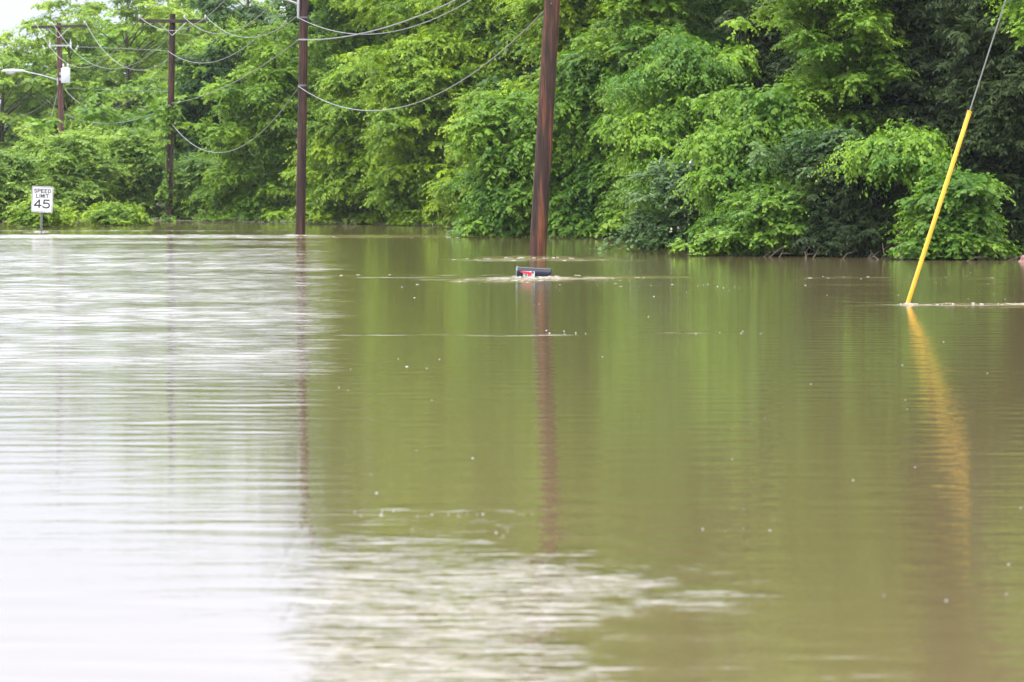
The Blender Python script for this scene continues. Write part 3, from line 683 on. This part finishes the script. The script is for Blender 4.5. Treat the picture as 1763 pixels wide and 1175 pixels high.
wire((296, 178, y4), (514, 69, y3), (385, 151), 'nearly straight dim cable from the vine up to the band of the straight pole', .013, 'wire_dim')
wire((297, 215, y4), (514, 150, y3), (362, 262), 'lowest hanging cable, between the vine pole and the straight pole')
wire((514, 31, y3), (942, -100, y2), (600, 58), 'upper cable right of the straight pole, dipping then rising out of the picture')
wire((514, 69, y3), (942, -90, y2), (640, 54), 'flatter cable clamped round the straight pole, rising right to meet the upper one', .014)
wire((514, 149, y3), (949, 6, y2), (640, 191), 'long sagging cable from the straight pole up to the leaning pole')
wire((62, 40.5, y5), (240, 29, y4), (143, 117), 'cable from the left end of the farthest crossarm, crossing in front of the transformer pole')
wire((90, 39.5, y5), (318, 31, y4), (195, 119), 'cable from the middle insulator of the farthest crossarm')
wire((146, 37, y5), (290, 103, y4), (245, 121), 'cable from the right end of the farthest crossarm to the vine pole')
wire((132, 81, y5), (288, 88, y4), (210, 84), 'thin taut cable from the fuse bracket of the farthest pole', .010, 'wire_dim')
wire((112, 155, y5), (291, 98, y4), (175, 190), 'cable from just under the transformer sagging toward the vine pole')
wire((112, 197, y5), (291, 184, y4), (185, 213), 'low cable from behind the willow shrub toward the vine pole', .014, 'wire_dim')
wire((114, 152, y5), (289, 158, y4), (205, 156), 'faint taut cable below the transformer', .008, 'wire_dim')
P6 = Vector((PX(-75, 250), 250, 0))
wire((98, 160, y5), (-75, 118, 250), (35, 200), 'cable from below the street lamp sagging out of the left edge')
wire((101, 205, y5), (-75, 170, 250), (35, 220), 'lowest cable leaving the left edge beside the farthest pole')
wire((98, 108, y5), (-75, 95, 250), (48, 141), 'cable passing right under the head of the street lamp', .012)
for k_, dx in enumerate((-1.12, 0, 1.12)):
    A = at2(8.0) + ARM * dx + Vector((0, -.19, .3)); B = p1b + Vector((0, 0, 8.3)) + ARM * dx + Vector((0, -.19, 0))
    mb = MB(); mb.tube([A.lerp(B, i / 24) - Vector((0, 0, 4 * .9 * (i / 24) * (1 - i / 24))) for i in range(25)], .016, 7)
    o = mb.build('power_line', M['wire']); o.data.transform(Matrix.Translation(-A)); o.location = A
    tag(o, 'cable between the leaning pole and the pole outside the right edge, %s insulator' % ('left', 'middle', 'right')[k_], 'cable', GC)
# guys
gw = empty('guy_wire', tuple(P(1562.5, 523.5, 54.2)), 'slanting steel guy wire in a long yellow plastic guard, rising from the flood', 'guy wire')
ga = P(1562.5, 523.5, 54.2); gb = P(1669.5, 192, 54.1); gd = (gb - ga)
tt_ = (p1b.x - .1 - ga.x) / gd.x
top = ga + gd * tt_
mb = MB(); mb.tube([ga - gd * .25, gb - gd * .004, gb], [.0255, .0255, .02], 14)
# split seam and end lip of the plastic guard
mb.tube([gb - gd * .006, gb + gd * .003], .0275, 14)
mb.build('guard', M['yellow'], gw)
mb = MB(); mb.tube([ga - gd * .3, gb, top], .0085, 8); mb.build('strand', M['wire_dim'], gw)
g5 = empty('guy_wire', tuple(P(66, 330, Y5 - 6)), 'thin guy wire slanting from the farthest pole down into the willow shrub', 'guy wire')
mb = MB(); mb.tube([P(99, 160, Y5 - .15), P(78, 240, Y5 - 3), P(62, 300, Y5 - 5.2), P(52, 345, Y5 - 7)], .011, 7); mb.build('strand', M['wire_dim'], g5)

# ------------------------------------------------------------------ vine on the pole
rg = np.random.default_rng(5)
vz = []; 
for (px, py, n_, sx, sy) in ((287, 200, 26, 9, 14), (296, 190, 16, 10, 8), (281, 235, 16, 6, 14), (283, 270, 10, 4, 16), (284, 300, 8, 4, 12), (282, 325, 8, 6, 5), (290, 345, 8, 5, 12), (290, 372, 12, 8, 8), (301, 198, 10, 6, 8), (276, 190, 12, 7, 8)):
    for _ in range(n_): vz.append(tuple(P(px + rg.normal() * sx * .7, py + rg.normal() * sy * .7, Y4 - .16 - .1 * rg.random())))
vz = np.array(vz); d = nrm(rg.normal(size=vz.shape) * [1, .7, .7] + [0, -.4, 0])
Vt, T = sprays(rg, vz, d, np.full(len(vz), .24), 8, .12, .4, .6, .5, np.full(len(vz), .15) + rg.normal(0, .12, len(vz)))
vroot = empty('climbing_vine', (c4.x, c4.y, -.6), 'green vine climbing the left side of the pole with one crossarm', 'vine')
np_mesh('foliage', Vt, leaf_faces(len(Vt)), M['lf_mid'], vroot, {'tone': T}, off=(c4.x, c4.y, -.6))
mb = MB()
for k in range(3):
    mb.tube([at4(z) + Vector((-.13 * math.cos(z * .9 + k), -.13 - .02 * k, 0)) for z in np.linspace(-.6, 4.1, 16)], .012, 5)
mb.build('stem', M['bark'], vroot)

# ------------------------------------------------------------------ lettering helper
def text_mesh(txt, size, mt, parent, local, rot, name, sx=1.0, bold=0.0, fit=None):
    cu = bpy.data.curves.new('t', 'FONT'); cu.body = txt; cu.size = size; cu.align_x = 'CENTER'; cu.align_y = 'CENTER'; cu.extrude = .0015; cu.space_character = 1.0 if len(txt) < 3 else 1.16; cu.offset = bold
    ob = bpy.data.objects.new('t', cu); C.objects.link(ob)
    bpy.context.view_layer.update(); dg = bpy.context.evaluated_depsgraph_get()
    me = bpy.data.meshes.new_from_object(ob.evaluated_get(dg)); bpy.data.objects.remove(ob)
    if fit:
        xs_ = [v.co.x for v in me.vertices]; ys_ = [v.co.y for v in me.vertices]
        me.transform(Matrix.Translation((-(max(xs_) + min(xs_)) / 2, -(max(ys_) + min(ys_)) / 2, 0))); me.transform(Matrix.Diagonal((fit[0] / (max(xs_) - min(xs_)), fit[1] / (max(ys_) - min(ys_)), 1, 1)))
    me.transform(Matrix.Diagonal((sx, 1, 1, 1))); me.materials.clear(); me.materials.append(mt)
    o = bpy.data.objects.new(name, me); C.objects.link(o); o.parent = parent; o.location = local; o.rotation_euler = rot
    return o

# ------------------------------------------------------------------ speed limit sign
Ys = ROW(399.5); sp = P(68, 399.5, Ys); tilt = R(2.6)
sg = empty('speed_limit_sign', (sp.x, sp.y, -.9), 'white speed limit 45 sign on a thin grey post standing in the flood', 'road sign')
sg.rotation_euler = (0, tilt, 0)
kpp = 1 / ppm(Ys)
zc = (399.5 - 343.5) * kpp + .9; PWd, PHt = .60, .735
def rr(w_, h_, r_, n=6):
    pts = []
    for cx_, cz_, a0 in ((w_ / 2 - r_, h_ / 2 - r_, 0), (-w_ / 2 + r_, h_ / 2 - r_, 90), (-w_ / 2 + r_, -h_ / 2 + r_, 180), (w_ / 2 - r_, -h_ / 2 + r_, 270)):
        for k in range(n + 1): a = R(a0 + 90 * k / n); pts.append((cx_ + r_ * math.cos(a), cz_ + r_ * math.sin(a)))
    return pts
def local(mb, name, mt, parent, smooth=False):
    me = bpy.data.meshes.new(name); me.from_pydata(mb.v, [], mb.f); me.update(); me.materials.append(mt)
    o = bpy.data.objects.new(name, me); C.objects.link(o); o.parent = parent
    if smooth: me.shade_smooth(); me.set_sharp_from_angle(angle=R(40))
    return o
mb = MB(); mb.prism([(x, z + zc) for x, z in rr(PWd, PHt, .035)], -.045, -.042); panel = local(mb, 'panel', M['white'], sg)
mb = MB()  # thin border line
o_ = rr(PWd - .03, PHt - .03, .03); i_ = rr(PWd - .05, PHt - .05, .022); n = len(o_)
mb.add([(x, -.0475, z + zc) for x, z in o_] + [(x, -.0475, z + zc) for x, z in i_], [(i, (i + 1) % n, n + (i + 1) % n, n + i) for i in range(n)])
local(mb, 'border', M['black'], panel)
mb = MB(); mb.box((0, -.02, zc / 2 + .1), (.055, .006, zc + .35)); mb.box((-.03, -.007, zc / 2 + .1), (.006, .028, zc + .35)); mb.box((.03, -.007, zc / 2 + .1), (.006, .028, zc + .35))
local(mb, 'post', M['post_steel'], sg)
for dz in (.22, -.22):
    mb = MB(); mb.lathe((0, -.046, zc + dz), [(.012, 0), (.012, .006)], 8, (0, -1, 0)); local(mb, 'bolt', M['steel'], sg)
GL = {'S': [(.95, .82), (.8, .97), (.5, 1), (.2, .97), (.04, .8), (.1, .62), (.5, .52), (.88, .4), (.97, .2), (.8, .04), (.5, 0), (.18, .04), (.03, .2)],
      'P': [(0, 0), (0, 1), (.65, 1), (.93, .9), (.98, .73), (.9, .55), (.65, .46), (0, .46)], 'D': [(0, 0), (0, 1), (.55, 1), (.9, .82), (1, .5), (.9, .18), (.55, 0), (0, 0)],
      'L': [(0, 1), (0, 0), (.9, 0)], 'I': [(0, 0), (0, 1)], 'M': [(0, 0), (0, 1), (.5, .3), (1, 1), (1, 0)],
      '4': [(.72, 0), (.72, 1), (0, .28), (1, .28)], '5': [(.9, 1), (.18, 1), (.1, .56), (.5, .64), (.85, .56), (.98, .32), (.85, .08), (.5, 0), (.15, .04), (0, .2)]}
GL2 = {'E': [[(.95, 0), (0, 0), (0, 1), (.95, 1)], [(0, .52), (.8, .52)]], 'T': [[(0, 1), (1, 1)], [(.5, 1), (.5, 0)]]}
def letter(ch, x0, z0, w_, h_, tk, lay):
    """stroke lettering: flat painted bars with round joints"""
    mb = MB(); yy = -.0462 - .0002 * lay; m_ = 0
    for line_ in GL2.get(ch, [GL.get(ch)]):
        pts = [(x0 + w_ * x, z0 + h_ * z) for x, z in line_]
        for i, p in enumerate(pts):
            m_ += 1; yk = yy - .00004 * m_
            mb.add([(p[0] + tk / 2 * math.cos(2 * math.pi * k / 10), yk, p[1] + tk / 2 * math.sin(2 * math.pi * k / 10)) for k in range(10)], [tuple(range(10))])
            if i:
                q = pts[i - 1]; L_ = math.hypot(p[0] - q[0], p[1] - q[1]); nx_, nz_ = -(p[1] - q[1]) / L_ * tk / 2, (p[0] - q[0]) / L_ * tk / 2; yk -= .00002
                mb.add([(q[0] + nx_, yk, q[1] + nz_), (q[0] - nx_, yk, q[1] - nz_), (p[0] - nx_, yk, p[1] - nz_), (p[0] + nx_, yk, p[1] + nz_)], [(0, 1, 2, 3)])
    local(mb, 'letter', M['black'], panel)
for word, wid_, gap, hh_, zb, tk in (('SPEED', .066, .032, .095, .188, .0215), ('LIMIT', .064, .034, .095, .048, .0215), ('45', .185, .055, .215, -.235, .036)):
    ws = [wid_ if c_ != 'I' else .004 for c_ in word]; x_ = -(sum(ws) + gap * (len(word) - 1)) / 2
    for c_, w_ in zip(word, ws): letter(c_, x_, zc + zb, w_, hh_, tk, 0); x_ += w_ + gap

# ------------------------------------------------------------------ mailbox
Ym = ROW(477.6); mx_c = PX(919.5, Ym); k = 1 / ppm(Ym)
mbx = empty('mailbox', (mx_c, Ym, 0), 'blue black mailbox almost under water, red flag down over a white number sticker', 'mailbox')
mbx.rotation_euler = (0, R(3.0), R(-6))
Lm, Wm, Hs, Rm = .50, .175, .055, .0875      # length, width, straight part above the water, arch radius
def arch(r_, hs, low, n=14): return [(-r_, low)] + [(-r_ * math.cos(math.pi * i / n), hs + r_ * math.sin(math.pi * i / n)) for i in range(n + 1)] + [(r_, low)]
def arch_body(mb, x0, x1, r_, hs, low):
    a = arch(r_, hs, low); n = len(a); vs = [(x0, y, z) for y, z in a] + [(x1, y, z) for y, z in a]
    mb.add(vs, [tuple(range(n)), tuple(range(n, 2 * n))[::-1]] + [(i, i + n, (i + 1) % n + n, (i + 1) % n) for i in range(n)])
mb = MB(); arch_body(mb, -Lm / 2, Lm / 2, Rm, Hs, -.14); body = local(mb, 'body', M['mail'], mbx, True)
mb = MB(); arch_body(mb, Lm / 2 + .001, Lm / 2 + .007, Rm + .004, Hs, -.145); local(mb, 'back_rim', M['mail'], mbx, True)
mb = MB(); arch_body(mb, -Lm / 2 - .020, -Lm / 2 - .001, Rm + .007, Hs + .001, -.145); door = local(mb, 'door', M['mail_rim'], mbx, True)
mb = MB(); mb.box((-Lm / 2 - .028, 0, Hs + .06), (.014, .03, .02)); local(mb, 'latch', M['mail_rim'], door)
yz = -Rm - .002
def zp(x, y): return ((x / 22.04 + 880 - 919.5) * k, (477.6 - (450 + y / 22.04)) * k)
a0 = zp(470, 640); a1 = zp(910, 385)
mb = MB(); mb.prism([(a0[0], a0[1]), (a1[0], a0[1]), (a1[0], a1[1] + .0), (a0[0], a1[1] + .0)], yz - .0015, yz + .0005)
st = local(mb, 'number_sticker', M['white'], mbx)
for ch, xx in (('1', 505), ('0', 585), ('1', 668), ('9', 835)):
    c_ = zp(xx, 505); text_mesh(ch, .112, M['black'], st, (c_[0], yz - .003, c_[1]), (R(90), 0, 0), 'digit', .42 if ch != '9' else .6, .004)
mb = MB(); mb.prism([zp(*q) for q in ((355, 425), (400, 392), (560, 400), (690, 415), (795, 430), (800, 480), (765, 565), (690, 560), (640, 480), (440, 462))][::-1], yz - .012, yz - .007)
local(mb, 'flag', M['red'], mbx)
mb = MB(); q = zp(770, 520); mb.lathe((q[0], yz - .012, q[1]), [(.008, 0), (.008, .003)], 10, (0, -1, 0)); mb.lathe((q[0], yz, q[1]), [(.005, 0), (.005, .012)], 8, (0, -1, 0)); local(mb, 'flag_pivot', M['red'], mbx)
mb = MB(); mb.box((0, 0, -.75), (.09, .09, 1.2)); local(mb, 'post', M['post'], mbx)

# ------------------------------------------------------------------ rock at the right edge
rk = P(1777, 455, 82); bpy.ops.mesh.primitive_ico_sphere_add(subdivisions=4, radius=1, location=(0, 0, 0)); o = bpy.context.object; o.name = 'boulder'
for v in o.data.vertices:
    c = v.co; f = 1 + .13 * math.sin(3.1 * c.x + 1) * math.cos(2.7 * c.y) + .08 * math.sin(6 * c.z + 4 * c.x) + .03 * math.sin(13 * c.y + 9 * c.x)
    v.co = Vector((c.x * .27, c.y * .24, c.z * .16)) * f
o.location = (rk.x, rk.y, -.01); o.data.materials.append(M['rock']); o.data.shade_smooth()
tag(o, 'small reddish rock just above the water at the right edge', 'rock')

# ------------------------------------------------------------------ foam and floating bits
rg = np.random.default_rng(21)
def flakes(pts, sx, sy, mt, name, label, hz=.004):
    """low irregular pads lying on the water"""
    n = len(pts); m = 7; X = pts[:, 0]; Y = pts[:, 1]; Z = height(X, Y)
    ang = np.arange(m) / m * 2 * np.pi
    r_ = rg.uniform(.6, 1.3, (n, m))
    vx = X[:, None] + np.cos(ang) * r_ * sx[:, None]; vy = Y[:, None] + np.sin(ang) * r_ * sy[:, None]
    low = np.stack([vx, vy, np.repeat(Z[:, None] - .004, m, 1)], -1)
    topv = np.stack([X[:, None] + (vx - X[:, None]) * .6, Y[:, None] + (vy - Y[:, None]) * .6, np.repeat(Z[:, None] + hz, m, 1) * 1.0], -1)
    cen = np.stack([X, Y, Z + hz * 1.3], -1)[:, None]
    Vv = np.concatenate([low, topv, cen], 1); per = 2 * m + 1
    f = []
    for i in range(m):
        j = (i + 1) % m; f += [(i, j, m + j), (i, m + j, m + i), (m + i, m + j, 2 * m)]
    f = np.array(f); Fc = (np.arange(n)[:, None, None] * per + f[None]).reshape(-1, 3)
    o = np_mesh(name, Vv.reshape(-1, 3), Fc, mt, smooth=True)
    return tag(o, label, 'foam' if 'foam' in name else 'debris', kind='stuff')
pf, sx, sy = [], [], []
def line(x0, x1, y, n, wob, sxm, sym, bias=1.0):
    Yc = ROW(y)
    for _ in range(n):
        u = rg.random() ** bias; x = x0 + (x1 - x0) * u; yy = Yc + rg.normal() * wob
        pf.append((PX(x, yy), yy)); sx.append(sxm * .6 * rg.uniform(.2, 1.5)); sy.append(sym * .5 * rg.uniform(.4, 1.5))
line(870, 985, 444.5, 14, .25, .07, .08); line(800, 900, 446, 6, .3, .09, .07)
line(885, 960, 479.3, 34, .10, .06, .05); line(790, 940, 484, 22, .45, .07, .06); line(930, 1120, 479, 14, .15, .09, .04)
line(1548, 1580, 524.6, 30, .04, .02, .03); line(1560, 1900, 524.8, 22, .05, .045, .010, .8)
line(500, 545, 407, 26, .25, .07, .08); line(56, 80, 400, 12, .2, .06, .08)
line(0, 500, 398, 20, .25, .22, .12); line(0, 820, 409, 40, .9, .16, .12)
line(560, 1000, 474, 8, .4, .07, .03); line(1320, 1763, 478, 8, .5, .08, .03); line(600, 1180, 491, 12, 1.2, .04, .03); line(700, 1000, 447.5, 10, .7, .07, .05)
flakes(np.array(pf), np.array(sx), np.array(sy), M['foam'], 'foam', 'pale brownish foam streaks trailing from the poles and mailbox', .002)
pf, sx, sy = [], [], []
n_ = 30
for _ in range(n_):
    y = 470 + 480 * rg.random() ** 1.6; x = rg.uniform(560, 1763); Yc = ROW(y); pf.append((PX(x, Yc), Yc))
    a = rg.lognormal(0, .45); sx.append(.0036 * a * (1 + 1.2 * (y < 620))); sy.append(.0028 * a * (1 + 1.5 * (y < 620)))
def bline(x0, x1, y, n, wob, s):
    for _ in range(n):
        x = rg.uniform(x0, x1); yy = ROW(y + rg.normal() * wob); pf.append((PX(x, yy), yy)); a = rg.lognormal(0, .4); sx.append(s * a * .85); sy.append(s * a * .5)
bline(600, 960, 886, 16, 2.5, .0035); bline(580, 900, 915, 4, 8, .0035); bline(1140, 1330, 912, 5, 3, .003); bline(1100, 1330, 493, 12, 3, .008); bline(560, 760, 655, 8, 25, .008)
bline(900, 1020, 575, 6, 3, .009); bline(1150, 1320, 573, 6, 1.2, .009); bline(1480, 1763, 1020, 4, 22, .004); bline(1380, 1763, 500, 10, 12, .008)
flakes(np.array(pf), np.array(sx), np.array(sy), M['bits'], 'floating_debris', 'tiny pale bits drifting on the brown water', .003)

rg = np.random.default_rng(77); mb = MB()
for _ in range(80):
    x = rg.uniform(-13, 10.5); Yb = float(np.interp(x, [-13, -4, -1, 0, 1, 3.5, 5, 8, 11], [154, 147, 140, 118, 113.5, 92.5, 87, 84, 82.5])) - abs(rg.normal()) * .7
    a = rg.uniform(0, math.pi); L_ = rg.uniform(.1, .7); up_ = rg.uniform(0, .12) if rg.random() < .7 else rg.uniform(.15, .6) * L_
    p = Vector((x, Yb, .0)); q = p + Vector((math.cos(a) * L_, math.sin(a) * L_ * .5, .02 + up_)); m_ = p.lerp(q, .5) + Vector((rg.normal() * .04, 0, .03))
    mb.tube([p - Vector((0, 0, .02)), m_, q], [.012, .009, .004], 5)
    if rg.random() < .5: mb.tube([m_, m_ + Vector((rg.normal() * .12, 0, .1 + .1 * rg.random()))], [.006, .002], 4)
o = mb.build('twig_litter', M['bark']); tag(o, 'grey twigs and litter caught along the drowned bank', 'twigs', kind='stuff')

# ------------------------------------------------------------------ haze
hb = MB(); hb.box((0, 100, 11.9), (8400, 8600, 28.6)); hz = hb.build('haze', None, smooth=False); tag(hz, 'thin pale humid air over the flooded road', 'haze', kind='stuff')
hm_ = bpy.data.materials.new('humid air'); hm_.use_nodes = True; t = hm_.node_tree; t.nodes.clear()
o_ = N(t, 'ShaderNodeOutputMaterial'); v_ = N(t, 'ShaderNodeVolumePrincipled'); v_.inputs['Color'].default_value = (.86, .93, 1, 1)
v_.inputs['Density'].default_value = HAZE; v_.inputs['Anisotropy'].default_value = .2
t.links.new(v_.outputs[0], o_.inputs['Volume']); hz.data.materials.append(hm_)
